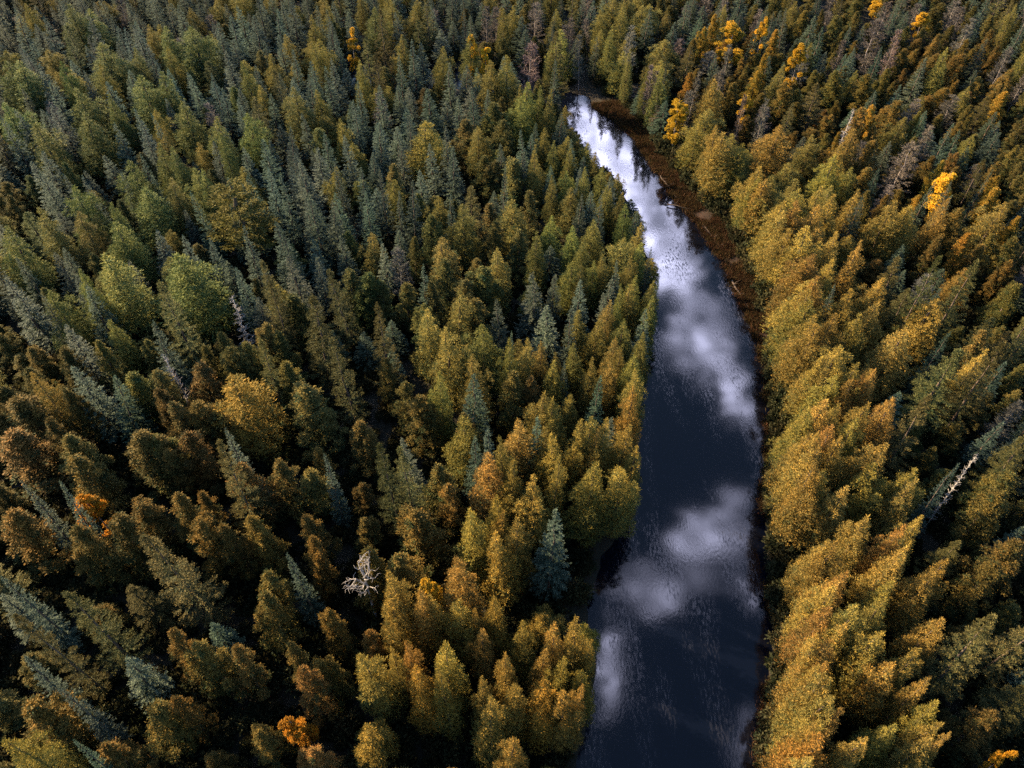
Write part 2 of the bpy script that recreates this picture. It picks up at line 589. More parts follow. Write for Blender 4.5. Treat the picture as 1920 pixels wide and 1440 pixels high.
# ------------------------------------------------------------------ the river
LEFT_EDGE = [(195, 1062), (240, 1072), (330, 1150), (380, 1190), (450, 1218), (560, 1242), (640, 1238), (760, 1213), (850, 1208), (960, 1212),
             (1050, 1150), (1130, 1117), (1250, 1133), (1330, 1130), (1440, 1105), (1600, 1090), (1900, 1080)]
RIGHT_EDGE = [(182, 1085), (220, 1138), (260, 1165), (290, 1174), (330, 1192), (365, 1194), (388, 1216), (430, 1255), (470, 1277), (500, 1302), (560, 1338), (640, 1388), (720, 1402),
              (800, 1404), (880, 1422), (960, 1412), (1050, 1408), (1150, 1420), (1250, 1425), (1350, 1405), (1440, 1395), (1600, 1390), (1900, 1380)]
TREE_LINE = [(175, 1112), (210, 1165), (260, 1212), (330, 1268), (400, 1335), (450, 1375), (500, 1400), (560, 1420), (620, 1440), (700, 1455), (760, 1482),
             (830, 1465), (900, 1450), (1000, 1455), (1100, 1468), (1200, 1470), (1300, 1462), (1440, 1440), (1600, 1435), (1900, 1430)]
WATER_Z = -.35


def line_pts(edge, dx, z):
    return [(unproject(x, y, z)[0] + dx, unproject(x, y, z)[1]) for y, x in edge]


left = line_pts(LEFT_EDGE, -.9, WATER_Z)
_ty, _tx = zip(*TREE_LINE)
# calm water runs on under the mirror image of the trees, nearly to their feet
RIGHT_BANK = [(y, x + (float(np.interp(y, _ty, _tx)) - x) * (.62 if y > 250 else .25)) for y, x in RIGHT_EDGE]
right = line_pts(RIGHT_BANK, 0, WATER_Z)
tline = [(x + (1.5 if y > 60 else .7), y) for x, y in line_pts(TREE_LINE, 0, 0)]
lx, ly = left[0]
rx_, ry_ = right[0]
head_l = [(lx - 34, ly + 6), (lx - 18, ly + 5), (lx - 7, ly + 2.5)]
head_r = [(rx_ - 40, ry_ + 11), (rx_ - 20, ry_ + 9), (rx_ - 7, ry_ + 5)]
POLY = np.array(head_l + left + right[::-1] + head_r[::-1])


def in_poly(x, y, poly):
    x, y = np.asarray(x, float), np.asarray(y, float)
    ins = np.zeros(x.shape, bool)
    n = len(poly)
    for i in range(n):
        (x0, y0), (x1, y1) = poly[i], poly[(i + 1) % n]
        c = ((y0 > y) != (y1 > y)) & (x < (x1 - x0) * (y - y0) / (y1 - y0 + 1e-12) + x0)
        ins ^= c
    return ins


def dist_poly(x, y, poly):
    x, y = np.asarray(x, float), np.asarray(y, float)
    best = np.full(x.shape, 1e9)
    n = len(poly)
    for i in range(n):
        (x0, y0), (x1, y1) = poly[i], poly[(i + 1) % n]
        dx, dy = x1 - x0, y1 - y0
        t = np.clip(((x - x0) * dx + (y - y0) * dy) / (dx * dx + dy * dy + 1e-12), 0, 1)
        best = np.minimum(best, np.hypot(x - x0 - t * dx, y - y0 - t * dy))
    return best


def sdist(x, y):
    """metres from the water's edge, negative in the river"""
    d = dist_poly(x, y, POLY)
    return np.where(in_poly(x, y, POLY), -d, d)


LY = np.array([p[1] for p in left])[::-1]
LX = np.array([p[0] for p in left])[::-1]
TY = np.array([p[1] for p in tline])[::-1]
TX = np.array([p[0] for p in tline])[::-1]
RYs = np.array([p[1] for p in right])[::-1]
RXs = np.array([p[0] for p in right])[::-1]


def vnoise(x, y, s, seed=0):
    """smooth value noise in numpy"""
    x, y = np.asarray(x) / s, np.asarray(y) / s
    xi, yi = np.floor(x).astype(int), np.floor(y).astype(int)
    fx, fy = x - xi, y - yi
    fx, fy = fx * fx * (3 - 2 * fx), fy * fy * (3 - 2 * fy)

    def hsh(a, b):
        v = np.sin(a * 127.1 + b * 311.7 + seed * 74.7) * 43758.5453
        return v - np.floor(v)
    return (hsh(xi, yi) * (1 - fx) + hsh(xi + 1, yi) * fx) * (1 - fy) + (hsh(xi, yi + 1) * (1 - fx) + hsh(xi + 1, yi + 1) * fx) * fy


xs = np.concatenate([np.array([-3000, -1500, -800, -400, -250]), np.arange(-180, -30, 5.), np.arange(-30, 45, .45), np.arange(45, 190, 5.), np.array([250, 400, 800, 1500, 3000])])
ys = np.concatenate([np.array([-3000, -1500, -600, -300, -150, -80]), np.arange(-45, 5, 5.), np.arange(5, 150, .55), np.arange(150, 260, 6.), np.array([300, 400, 600, 900, 1500, 3000, 5000])])
GX, GY = np.meshgrid(xs, ys)
SD = sdist(GX.ravel(), GY.ravel()).reshape(GX.shape)
rough = (vnoise(GX, GY, 1.1, 1) - .5) * .22 + (vnoise(GX, GY, 3.1, 2) - .5) * .3
GZ = np.where(SD < 0, np.maximum(-1.6, -.35 + SD * .35), np.minimum(0.15, -.35 + SD * .22)) + rough * np.clip((SD + 2) / 3, .15, 1) * np.clip((12 - SD) / 6, .4, 1)
GZ = np.where(SD > 3, np.maximum(GZ, -.2), GZ)
ny, nx = GX.shape
ii = np.arange(ny * nx).reshape(ny, nx)
GF = np.stack([ii[:-1, :-1], ii[:-1, 1:], ii[1:, 1:], ii[1:, :-1]], -1).reshape(-1, 4)


def ground_mat():
    m = bpy.data.materials.new('forest_floor')
    m.use_nodes = True
    t = m.node_tree
    p = t.nodes['Principled BSDF']
    g = nd(t, 'ShaderNodeNewGeometry')
    n1 = nd(t, 'ShaderNodeTexNoise')
    n1.inputs['Scale'].default_value = .9
    n1.inputs['Detail'].default_value = 8
    t.links.new(g.outputs['Position'], n1.inputs['Vector'])
    n2 = nd(t, 'ShaderNodeTexNoise')
    n2.inputs['Scale'].default_value = 5
    n2.inputs['Detail'].default_value = 7
    n2.inputs['Roughness'].default_value = .7
    t.links.new(g.outputs['Position'], n2.inputs['Vector'])
    litter = nd(t, 'ShaderNodeValToRGB')
    litter.color_ramp.elements[0].position = .3
    litter.color_ramp.elements[0].color = (.012, .012, .007, 1)
    litter.color_ramp.elements[1].position = .72
    litter.color_ramp.elements[1].color = (.016, .014, .008, 1)
    t.links.new(n1.outputs['Fac'], litter.inputs[0])
    mud = nd(t, 'ShaderNodeValToRGB')
    mud.color_ramp.elements[0].position = .42
    mud.color_ramp.elements[0].color = (.008, .0045, .003, 1)
    mud.color_ramp.elements[1].position = .66
    mud.color_ramp.elements[1].color = (.030, .0100, .0036, 1)
    t.links.new(n2.outputs['Fac'], mud.inputs[0])
    at = nd(t, 'ShaderNodeAttribute', attribute_name='tint')
    mix = nd(t, 'ShaderNodeMix', data_type='RGBA')
    t.links.new(at.outputs['Fac'], mix.inputs['Factor'])
    t.links.new(litter.outputs[0], mix.inputs['A'])
    t.links.new(mud.outputs[0], mix.inputs['B'])
    t.links.new(mix.outputs['Result'], p.inputs['Base Color'])
    p.inputs['Roughness'].default_value = .85
    p.inputs['Specular IOR Level'].default_value = .25
    bp = nd(t, 'ShaderNodeBump')
    bp.inputs['Strength'].default_value = .6
    bp.inputs['Distance'].default_value = .15
    t.links.new(n2.outputs['Fac'], bp.inputs['Height'])
    t.links.new(bp.outputs[0], p.inputs['Normal'])
    return m


_rx = np.interp(GY, RYs, RXs)
far_bank = np.clip((GY - 52) / 12, 0, 1) * np.clip((100 - GY) / 8, 0, 1)            # the open muddy margin lies along the upper reach of the far side
mudf = np.clip(1 - np.abs(SD - .8) / 3.2, 0, 1) * (GX > _rx - 1.5) * (.25 + .75 * far_bank)
ground = bpy.data.objects.new('ground', mesh_from('ground', np.stack([GX, GY, GZ], -1).reshape(-1, 3), GF, ground_mat(), mudf.ravel(), smooth=True))
ground['kind'] = 'structure'
COL.objects.link(ground)


def water_mat():
    m = bpy.data.materials.new('river_water')
    m.use_nodes = True
    t = m.node_tree
    p = t.nodes['Principled BSDF']
    p.inputs['Base Color'].default_value = (.0035, .0050, .0085, 1)
    p.inputs['IOR'].default_value = 1.34
    g = nd(t, 'ShaderNodeNewGeometry')
    # ripples: fine wind ruffles in patches
    mp = nd(t, 'ShaderNodeMapping')
    mp.inputs['Scale'].default_value = (1.0, .55, 1)
    mp.inputs['Rotation'].default_value = (0, 0, .25)
    t.links.new(g.outputs['Position'], mp.inputs['Vector'])
    r1 = nd(t, 'ShaderNodeTexNoise')
    r1.inputs['Scale'].default_value = 5
    r1.inputs['Detail'].default_value = 4
    r1.inputs['Roughness'].default_value = .6
    t.links.new(mp.outputs[0], r1.inputs['Vector'])
    patch = nd(t, 'ShaderNodeTexNoise')
    patch.inputs['Scale'].default_value = .22
    patch.inputs['Detail'].default_value = 5
    t.links.new(g.outputs['Position'], patch.inputs['Vector'])
    pm = nd(t, 'ShaderNodeMapRange')
    pm.inputs['From Min'].default_value = .42
    pm.inputs['From Max'].default_value = .62
    pm.inputs['To Min'].default_value = .004
    pm.inputs['To Max'].default_value = .022
    t.links.new(patch.outputs['Fac'], pm.inputs['Value'])
    bp = nd(t, 'ShaderNodeBump')
    bp.inputs['Distance'].default_value = .10
    t.links.new(pm.outputs[0], bp.inputs['Strength'])
    t.links.new(r1.outputs['Fac'], bp.inputs['Height'])
    t.links.new(bp.outputs[0], p.inputs['Normal'])
    # floating weed and scum in broken streaks along the current
    st = nd(t, 'ShaderNodeMapping')
    st.inputs['Scale'].default_value = (1.0, .28, 1)
    st.inputs['Rotation'].default_value = (0, 0, -.08)
    t.links.new(g.outputs['Position'], st.inputs['Vector'])
    s1 = nd(t, 'ShaderNodeTexNoise')
    s1.inputs['Scale'].default_value = .33
    s1.inputs['Detail'].default_value = 3
    t.links.new(st.outputs[0], s1.inputs['Vector'])
    s2 = nd(t, 'ShaderNodeTexNoise')
    s2.inputs['Scale'].default_value = 5.5
    s2.inputs['Detail'].default_value = 8
    s2.inputs['Roughness'].default_value = .68
    s2.inputs['Distortion'].default_value = .2
    t.links.new(st.outputs[0], s2.inputs['Vector'])
    sa = nd(t, 'ShaderNodeMapRange')
    sa.inputs['From Min'].default_value = .50
    sa.inputs['From Max'].default_value = .70
    t.links.new(s1.outputs['Fac'], sa.inputs['Value'])
    sb = nd(t, 'ShaderNodeMapRange')
    sb.inputs['From Min'].default_value = .48
    sb.inputs['From Max'].default_value = .66
    t.links.new(s2.outputs['Fac'], sb.inputs['Value'])
    scum = math_node(t, 'MULTIPLY', math_node(t, 'MULTIPLY', sa.outputs[0], sb.outputs[0]), .75)
    mix = nd(t, 'ShaderNodeMix', data_type='RGBA')
    t.links.new(scum, mix.inputs['Factor'])
    mix.inputs['A'].default_value = (.0010, .0017, .0046, 1)
    mix.inputs['B'].default_value = (.030, .032, .040, 1)
    t.links.new(mix.outputs['Result'], p.inputs['Base Color'])
    ro = nd(t, 'ShaderNodeMapRange')
    ro.inputs['To Min'].default_value = .05
    ro.inputs['To Max'].default_value = .5
    t.links.new(scum, ro.inputs['Value'])
    t.links.new(ro.outputs[0], p.inputs['Roughness'])
    return m


wx0, wx1, wy0, wy1 = -45, 42, -45, 150
WV = [(wx0, wy0, WATER_Z), (wx1, wy0, WATER_Z), (wx1, wy1, WATER_Z), (wx0, wy1, WATER_Z)]
# the water sheet follows the river: a strip a little wider than its bed
m_out = []
gx = np.arange(-44, 44, .8)
gy = np.arange(-44, 150, .8)
WX, WY = np.meshgrid(gx, gy)
keep = sdist(WX.ravel() + .4, WY.ravel() + .4).reshape(WX.shape) < 3.0
iw = np.arange(WX.size).reshape(WX.shape)
kk = keep[:-1, :-1]
WF = np.stack([iw[:-1, :-1], iw[:-1, 1:], iw[1:, 1:], iw[1:, :-1]], -1)[kk]
water = bpy.data.objects.new('river', mesh_from('river', np.stack([WX, WY, np.full(WX.shape, WATER_Z)], -1).reshape(-1, 3), WF, water_mat(), smooth=True))
water['kind'] = 'structure'
COL.objects.link(water)

# ------------------------------------------------------------------ the trees read from the photograph: kind, tip x, tip y, crown width (in crops of 640 x 480 enlarged three times)
CROPS = {1: (0, 0), 2: (640, 0), 3: (1280, 0), 4: (0, 480), 5: (640, 480), 6: (1280, 480), 7: (0, 960), 8: (640, 960), 9: (1280, 960)}
SPOTS = {
    1: "L100,350,200 L550,250,200 L1060,150,200 L930,160,150 L900,410,140 L790,430,200 L440,500,170 L1020,580,150 L460,640,200 L720,910,180 L820,1060,230 "
       "L960,1010,150 L20,570,170 L200,690,190 L410,1050,180 L650,1260,200 L1250,760,100 L1380,360,100 L1650,490,150 L1200,660,130 L1390,640,150 L1110,950,150 "
       "L380,20,150 L480,60,150 L20,350,150 L210,1180,150 L430,1200,170 L620,1130,110 L890,820,120 L960,830,130 L610,540,110 L350,350,110 L740,270,110 "
       "S60,60,110 S240,100,100 S230,350,110 S480,60,90 S700,160,110 S810,220,90 S750,140,110 S1075,415,100 S1190,420,80 S1350,30,100 S1420,90,130 S1540,60,100 "
       "S1640,20,130 S1360,1040,100 S1500,950,110 S1580,980,100 S1690,890,150 S1780,840,130 S1720,420,100 S1570,1260,150 S1370,1290,110 S1740,1090,140 "
       "S1700,1120,110 S1850,1140,130 S1480,780,140 S1590,710,110 S640,700,120 S790,690,100 S760,600,90 S880,630,80 S780,880,100 S230,970,110 S460,1000,90 "
       "S680,970,80 S100,610,110 S10,650,110 S260,640,90 S1210,130,120 S1290,90,110 S1820,760,120 S1640,870,110 S1290,1150,90 S1890,910,90 S1760,370,80 "
       "S1840,390,90 S1640,280,80 P1280,1020,320 S1600,1300,110 L20,1290,180 L1130,960,120 S1100,1080,100",
    2: "L460,690,220 L840,350,130 L930,310,130 C980,900,190 L1250,170,150 L1040,470,120 L1100,490,90 L1010,560,150 L1160,510,90 L1270,840,90 L1300,1070,150 "
       "L680,1160,180 L960,1120,190 S600,1090,90 S910,800,110 S375,640,100 S500,500,150 C450,500,90 L1380,800,80,5 L1430,860,80,5 S1310,780,80 C870,570,140 "
       "C690,670,150 C820,650,100 C910,670,130 S740,490,100 S600,370,110 S130,1090,110 S100,960,110 S370,1030,120 S300,1070,80 S210,950,90 C290,920,120 "
       "S590,730,100 S620,840,120 C810,880,130 C870,900,110 S900,930,70 S1030,850,70 L1090,830,90 L1200,800,80 L1190,990,80 L1370,950,90 L1270,960,100 "
       "L1170,1220,110 L1320,1260,120 L1100,1310,110 L1420,1240,130 L1580,1340,180 L1610,1150,100 L1480,1050,90 S1400,1070,110 S1460,1100,90 L1470,930,90 "
       "L1500,1060,80 L1560,980,80,5 S1740,1390,60 L1680,1270,90 L1680,1370,110 C1000,1310,130 C1070,1070,110 L870,1390,130 C830,1150,130 C480,1210,130 C850,1240,120 "
       "S80,450,80 S210,480,110 S60,570,90 L170,40,130 L270,10,120 S320,70,100 S450,100,100 S400,230,100 S640,60,80 S690,70,60 L860,190,110 "
       "Y780,150,70 Y740,200,70 Y1010,220,60 G1050,250,150 G1090,20,120 F1245,180,130 F960,60,100 L1180,240,80 L1490,150,80 G1630,150,100 S1460,480,90,5 S1560,560,110,6 "
       "G1640,600,110,4.5 Y1730,520,120 G1290,150,60 G1590,370,70 L1630,360,80 L1740,390,90 S1820,370,60 G1680,410,80 L1580,20,100 L1480,280,60",
    3: "Y290,120,150 Y470,95,70 O530,170,70 Y680,240,90 O470,300,70 O190,80,60 O120,140,70 O1060,590,90 Y1540,930,120 O1790,980,80 O1790,1050,100 O1620,1310,110 "
       "O1820,510,100 O880,740,60 O1340,1090,80 O1890,1210,90 O50,400,90 O420,400,90 O1480,890,80 G1290,810,190 G1100,120,150 G1220,180,90 G1620,110,100 G900,230,80 "
       "G1160,20,110 G80,400,70 G20,520,90 G210,400,100 G480,560,80 G350,540,60 D950,610,70 L180,760,180 L340,810,160 L540,710,200 L500,1000,190 L670,1065,170 "
       "L790,1040,130 L860,1100,140 L740,1150,170 L980,730,150 L1190,1130,170 L1290,1150,170 L880,820,110 L850,880,140 L640,1140,180 L700,1290,190 L860,1310,130 "
       "L1000,1370,110 L1800,1140,170 S1540,1020,80 S910,310,100 S605,50,70 S1390,1030,90 S1720,960,60 S430,70,60 C860,400,120 C690,60,90 C1060,420,130 "
       "C1000,600,100 C1090,790,110 L980,1070,120 C1070,1070,90 C1140,1090,90 S1010,1120,110 L400,950,150 L300,1150,190 L360,1010,160 L1480,1110,110 S1490,1110,90 "
       "L240,1000,140 L440,1190,170 L280,1290,160 C1580,1180,130 C1440,1320,100 C1750,1320,90 C1690,1370,130 C1880,1340,130 C1210,560,130 L100,650,120 L20,710,120",
    4: "L590,10,260 L1000,0,330 S35,105,170 L270,195,180 S380,390,190 S430,620,200 S590,690,160 C90,760,260 C320,520,160 L180,650,140 C360,760,140 C730,660,160 "
       "C860,650,160 C1100,610,180 C900,740,150 C950,830,170 C1130,810,190 F900,140,180 S830,350,140 D1300,230,110 C1240,420,130 F1480,40,140 F1510,150,130 C1640,220,180 "
       "F1730,215,210 C1480,370,140 F1445,455,140 C1585,430,140 C1600,590,160 L1330,665,310 C1700,730,230 S1330,30,110 S1640,0,160 D940,550,90 C1140,510,110 C1270,510,160 "
       "C1380,470,130 C240,910,140 C70,990,290 C360,1000,210 C420,1130,210 C770,975,260 C900,1000,180 C1060,1000,210 C960,1070,160 F1230,1060,180 C1330,1180,220 "
       "C1570,1140,180 C1730,1200,190 S1820,1120,100 S120,1290,110 S290,1300,110 M480,1340,170 C770,1390,200 C1000,1340,180 C1160,1350,130 S1270,990,130 "
       "F1900,480,160 F1890,60,160 L430,90,120 S470,180,160 S240,230,110 C540,480,130",
    5: "C30,70,150 C130,80,160 S450,65,110 C580,20,140 L640,200,170 C530,150,130 C350,160,150 C220,155,120 F200,310,150 L480,300,170 C450,270,130 L600,420,190 C720,110,160 "
       "C800,60,180 C750,250,180 S900,250,130 L800,380,200 L750,560,150 L950,460,120 L1035,470,130 L1120,495,120 L1180,560,120 L1230,550,100 L1330,480,120 L1440,360,140 "
       "L1590,370,150 L1520,460,110 L1570,520,110 L1520,600,130 L1410,590,110 S1160,290,170 S1270,580,70 L1660,720,110 S1440,670,100 S940,430,70 S725,680,170 C330,720,130 "
       "C430,800,170 C230,570,100 L1115,760,150 L1205,800,140 L1010,940,160 S1105,890,120 L1150,970,110 L1230,1010,140 L1430,880,150 L1490,950,140 L1410,980,100 L1580,980,140 "
       "L1660,1060,110 L1320,940,110 L930,1040,130 L690,880,180 C700,890,120 S740,1020,110 S830,990,120 L850,1150,210 L960,1150,130 L1090,1250,150 L1410,1200,190 L1210,1130,100 "
       "C85,920,160 F230,1020,160 F340,1060,170 C560,1180,180 C600,1280,130 S370,1010,140 L890,1380,130 L1280,15,140 L1355,65,90 L1470,0,100 S1570,45,80 L1420,30,90 "
       "L1620,0,100 L1670,130,100 L1640,170,110 L1750,140,100 L1760,240,100 S1350,140,120 L1500,255,110 L1560,285,90 S1520,200,90 L1590,170,80 S1720,300,120 S1825,140,80 "
       "S1090,110,180 C960,660,170 C1070,670,120 L540,640,130 L1640,560,160 L1700,640,130 L1650,1160,170",
    6: "L560,0,210 L820,5,140 L690,150,240 L770,140,170 S880,165,80 L980,175,150 L1090,265,170 L990,340,160 L840,310,160 L1130,120,160 L1420,240,210 L1240,400,200 F1440,10,140 "
       "F1650,30,180 F1540,530,250 L1690,520,140 F1830,470,190 L890,510,210 L960,580,130 L1070,650,120 L980,670,110 L850,680,170 L960,720,140 L1040,800,140 "
       "L1190,835,190 L800,770,190 L880,830,130 L690,860,180 L970,930,140 L820,960,180 L900,1020,150 L1110,1040,190 L1090,1190,190 L1290,1270,140 D1680,1110,70 C1860,1210,180 "
       "C1790,1320,180 L620,250,210 L500,330,160 L560,400,190 L480,560,130 L640,540,160 L620,1000,190 L740,1000,160 L560,1080,170 L480,1210,160 L700,1120,190 "
       "L620,1230,180 L780,1200,170 L900,1300,170 F1400,780,180 G1880,830,150,7 L330,40,170 L420,180,170 S1560,1170,110 S1500,420,110 C1720,420,150 C1880,150,150",
    7: "C30,0,260 C440,60,190 C640,50,260 F850,60,250 C1100,10,190 F370,430,220 F110,560,160 C1480,310,170 C1480,460,180 C920,680,150 C1130,780,180 C1300,750,160 C1720,150,140 "
       "S1630,240,130 C1870,560,140 C1650,720,140 C1800,810,150 C1690,910,150 M1640,1110,150 C830,1100,220 C980,1040,140 C1430,1200,160 S80,840,140 C150,1060,270 S330,990,120 "
       "C600,1320,210 S20,360,140 L30,1230,210 C1750,10,150 C1430,20,170 C1290,60,160 S400,1330,110",
    8: "C440,10,240 N110,300,150 C110,210,180 C320,230,190 L310,360,180 L440,420,170 A505,380,130 L665,275,200 L280,470,200 L540,490,160 L660,490,170 L740,520,100 L850,510,160 "
       "L1010,610,130 L800,650,140 C130,640,140 L150,750,200 L275,725,110 L370,735,130 L560,765,180 L450,870,180 L570,920,130 L1215,660,160 L1360,655,190 L1110,795,150 "
       "L1240,800,140 L940,810,130 L1380,860,150 L1350,910,90 L1130,990,210 L1280,990,180 L980,940,180 L790,920,130 L740,10,170 L860,0,110 S1190,20,180 L980,30,160 L920,120,160 "
       "L1400,660,110 L830,1100,190 L940,1250,160",
    9: "L1060,30,160 L1240,70,140 L1340,50,130 L1230,205,180 L1460,280,140 L1420,340,190 L930,335,130 L1180,390,140 L870,420,180 L790,180,170 L590,120,160 L1000,530,210 L1140,500,160 "
       "L1480,590,180 L1100,690,180 L1330,790,160 L1200,870,210 L1400,930,130 L1470,1075,160 L1400,1150,160 L790,760,160 L620,560,190 L720,430,170 L580,800,160 L480,840,130 L690,860,180 "
       "L820,940,180 L740,1020,190 L1540,1230,100 L1400,1290,190 L640,1320,240 L740,1350,140 L660,1180,160 L850,1130,160 L1030,1280,140 L1200,1190,160 C1880,180,230 C1780,300,180 "
       "F1840,590,240 C1740,1130,210 M1890,1350,90 L950,620,170 L560,940,160 L580,1210,140",
}
KIND = {'S': 'spruce', 'F': 'fir', 'L': 'larch', 'C': 'cedar', 'Y': 'aspen', 'M': 'maple', 'A': 'aspen', 'G': 'bare', 'D': 'dead', 'N': 'snag', 'P': 'pine', 'O': 'cedar'}
HEIGHT = {'spruce': (10.5, 13), 'fir': (13, 15.5), 'larch': (10.5, 12.5), 'cedar': (8, 10), 'aspen': (10.5, 12), 'maple': (7.5, 8.5), 'bare': (9.5, 12), 'dead': (10.5, 12.5),
          'snag': (9.5, 9.6), 'pine': (14, 14.1)}

TREES = []      # dict(kind, x, y, h, r, px, py, seen=True)


def tree_ok(x, y):
    if sdist(x, y) < .6:
        return False
    rx = np.interp(y, RYs, RXs)
    if y < 118 and rx - .5 < x < np.interp(y, TY, TX) - .3 and x > np.interp(y, LY, LX):
        return False
    return True


def fix_place(x, y):
    if tree_ok(x, y):
        return x, y
    lx_, tx_ = np.interp(y, LY, LX), np.interp(y, TY, TX)
    mid = .5 * (lx_ + np.interp(y, RYs, RXs))
    step = -.25 if x < mid else .25
    for _ in range(80):
        x += step
        if tree_ok(x, y):
            break
    return x, y


for c, txt in SPOTS.items():
    ox, oy = CROPS[c]
    for s in txt.split():
        k = KIND[s[0]]
        a, b_, w, *hh = (float(v) for v in s[1:].split(','))
        px, py = ox + a / 3, oy + b_ / 3
        h = random.uniform(*HEIGHT[k]) * np.interp(py, (0, 450, 950), (.76, .88, 1))
        if hh:
            h = hh[0]
        elif k in ('larch', 'spruce') and 1010 < px < 1250 and 250 < py < 690:
            h *= .80
        wide = 1.0
        if k == 'larch' and px > 1290:
            h, wide = h * .92, 1.06
        elif 850 < px < 1230 and 700 < py < 1130:
            wide = 1.15
        x, y = unproject(px, py, h * .985)
        _, _, dep = project(x, y, h * .6)
        r = .5 * w / 3 * dep / FPX * wide * {'cedar': 1.5, 'fir': 1.1, 'maple': 1.0, 'aspen': 1.0, 'bare': 1.05}.get(k, 1.28)
        x, y = fix_place(x, y)
        tx_ = float(np.interp(y, TY, TX))
        edge = tx_ + (.3 if y > 60 else .05) * r
        if tx_ - 1 < x < edge and y < 118:
            x = edge
        TREES.append(dict(kind=k, x=x, y=y, h=h, r=r, px=px, py=py, spot=(c, s)))
N_SPOT = len(TREES)

# ------------------------------------------------------------------ the rest of the woods, filled between them
cell = 2.0
GRID = {}


def put(t):
    GRID.setdefault((int(t['x'] // cell), int(t['y'] // cell)), []).append(t)


def free(x, y, r, gap):
    cx_, cy_ = int(x // cell), int(y // cell)
    for i in range(cx_ - 3, cx_ + 4):
        for j in range(cy_ - 3, cy_ + 4):
            for t in GRID.get((i, j), ()):
                if (t['x'] - x) ** 2 + (t['y'] - y) ** 2 < (gap * (t['r'] + r)) ** 2:
                    return False
    return True


for t in TREES:
    put(t)


def pick(weights):
    ks, ws = zip(*weights.items())
    return random.choices(ks, ws)[0]


def stand(x, y, px, py):
    """which kinds grow here, crown radius, height factor"""
    lx_, rx2 = np.interp(y, LY, LX), np.interp(y, TY, TX)
    if x < lx_ and lx_ - x < 11 and y < 100:
        return dict(larch=.66, spruce=.34), (1.1, 1.7), ((.62, .85) if py < 850 else (.35, .55))
    if x > rx2 and x - rx2 < 11:
        return dict(larch=.93, spruce=.07), (1.7, 2.6), (.6, .88)
    if px < 1000 and py < 480:
        f = max(0, min(1, (py + px * .25) / 480))
        return dict(spruce=.60 - .2 * f, larch=.24, cedar=.04 + .26 * f, fir=.04, bare=.02), (1.3, 2.1), (.55, .95)
    if px < 1250 and py < 200:
        return dict(spruce=.35, cedar=.30, bare=.12, larch=.2, fir=.1), (1.1, 1.8), (.6, 1.0)
    if px < 1150:
        return dict(cedar=.60, spruce=.2, larch=.10, fir=.1), (1.3, 2.0), (.45, .75)
    if py < 520:
        return dict(cedar=.54, bare=.10, spruce=.20, larch=.10, aspen=.006, fir=.06), (1.2, 1.9), (.5, .92)
    return dict(cedar=.45, spruce=.33, fir=.14, larch=.08), (1.2, 1.9), (.45, .72)


WATER_SEEN = np.array([(a, b) for b, a in LEFT_EDGE[:-2]] + [(a, b) for b, a in RIGHT_EDGE[:-2]][::-1], float)


def over_water(x, y, h, r):
    """would this tree stand between the drone and the open water?"""
    q = [project(x + dx * r * (1 - f) * .8, y, h * f)[:2] for f in (.35, .65, 1.0) for dx in (-1, 0, 1)]
    return bool(in_poly(np.array([p[0] for p in q]), np.array([p[1] for p in q]), WATER_SEEN).any())


def fill(n, gap, area, seen_only):
    x0, x1, y0, y1 = area
    for _ in range(n):
        x, y = random.uniform(x0, x1), random.uniform(y0, y1)
        px, py, dep = project(x, y, 10)
        if dep < 20:
            continue
        infr = -50 < px < 1970 and -70 < py < 1480
        if seen_only != infr:
            continue
        if not tree_ok(x, y):
            continue
        ks, rr, hf = stand(x, y, px, py)
        k = pick(ks)
        r = random.uniform(*rr) * (1.12 if k == 'larch' else 1)
        tx_ = np.interp(y, TY, TX)
        if tx_ - 1 < x < tx_ + (.3 if y > 85 else .5 if y > 60 else .1) * r and y < 118:
            continue
        if not free(x, y, r, gap * (1.3 if px < 1130 and py > 600 and seen_only else 1)):
            continue
        if 640 < px < 720 and -30 < py < 45 and k != 'spruce':
            continue
        h = random.uniform(*HEIGHT[k]) * random.uniform(*hf) * np.interp(py, (0, 450, 950), (.76, .88, 1))
        while h > 3 and over_water(x, y, h, r):
            h *= .9
        if h <= 3:
            continue
        t = dict(kind=k, x=x, y=y, h=h, r=r, px=px, py=py, spot=None, off=not infr)
        TREES.append(t)
        put(t)


fill(60000, .80, (-125, 125, -5, 172), True)
fill(45000, .76, (-165, 150, -30, 205), False)

# ------------------------------------------------------------------ things out of trees
import collections
CAT = {'spruce': 'spruce', 'fir': 'fir tree', 'larch': 'larch', 'cedar': 'cedar', 'aspen': 'aspen', 'maple': 'maple', 'bare': 'bare tree', 'dead': 'dead tree', 'snag': 'snag', 'pine': 'pine'}
NAME = {'spruce': 'spruce_tree', 'fir': 'fir_tree', 'larch': 'larch_tree', 'cedar': 'cedar_tree', 'aspen': 'aspen_tree', 'maple': 'maple_tree', 'bare': 'bare_tree', 'dead': 'dead_conifer', 'snag': 'forked_snag', 'pine': 'pine_tree'}
GROUP = {'spruce': 'spruces of the forest', 'fir': 'tall firs of the forest', 'larch': 'feathery larches of the forest', 'cedar': 'cedars of the forest', 'aspen': 'yellow aspens among the conifers',
         'maple': 'orange maples among the conifers', 'bare': 'grey half-bare trees of the forest', 'dead': 'dead conifers of the forest', 'snag': None, 'pine': None}
VKIND = {'maple': 'aspen'}
PARTNAME = {'dead': 'branches', 'snag': 'branches', 'bare': 'twigs'}
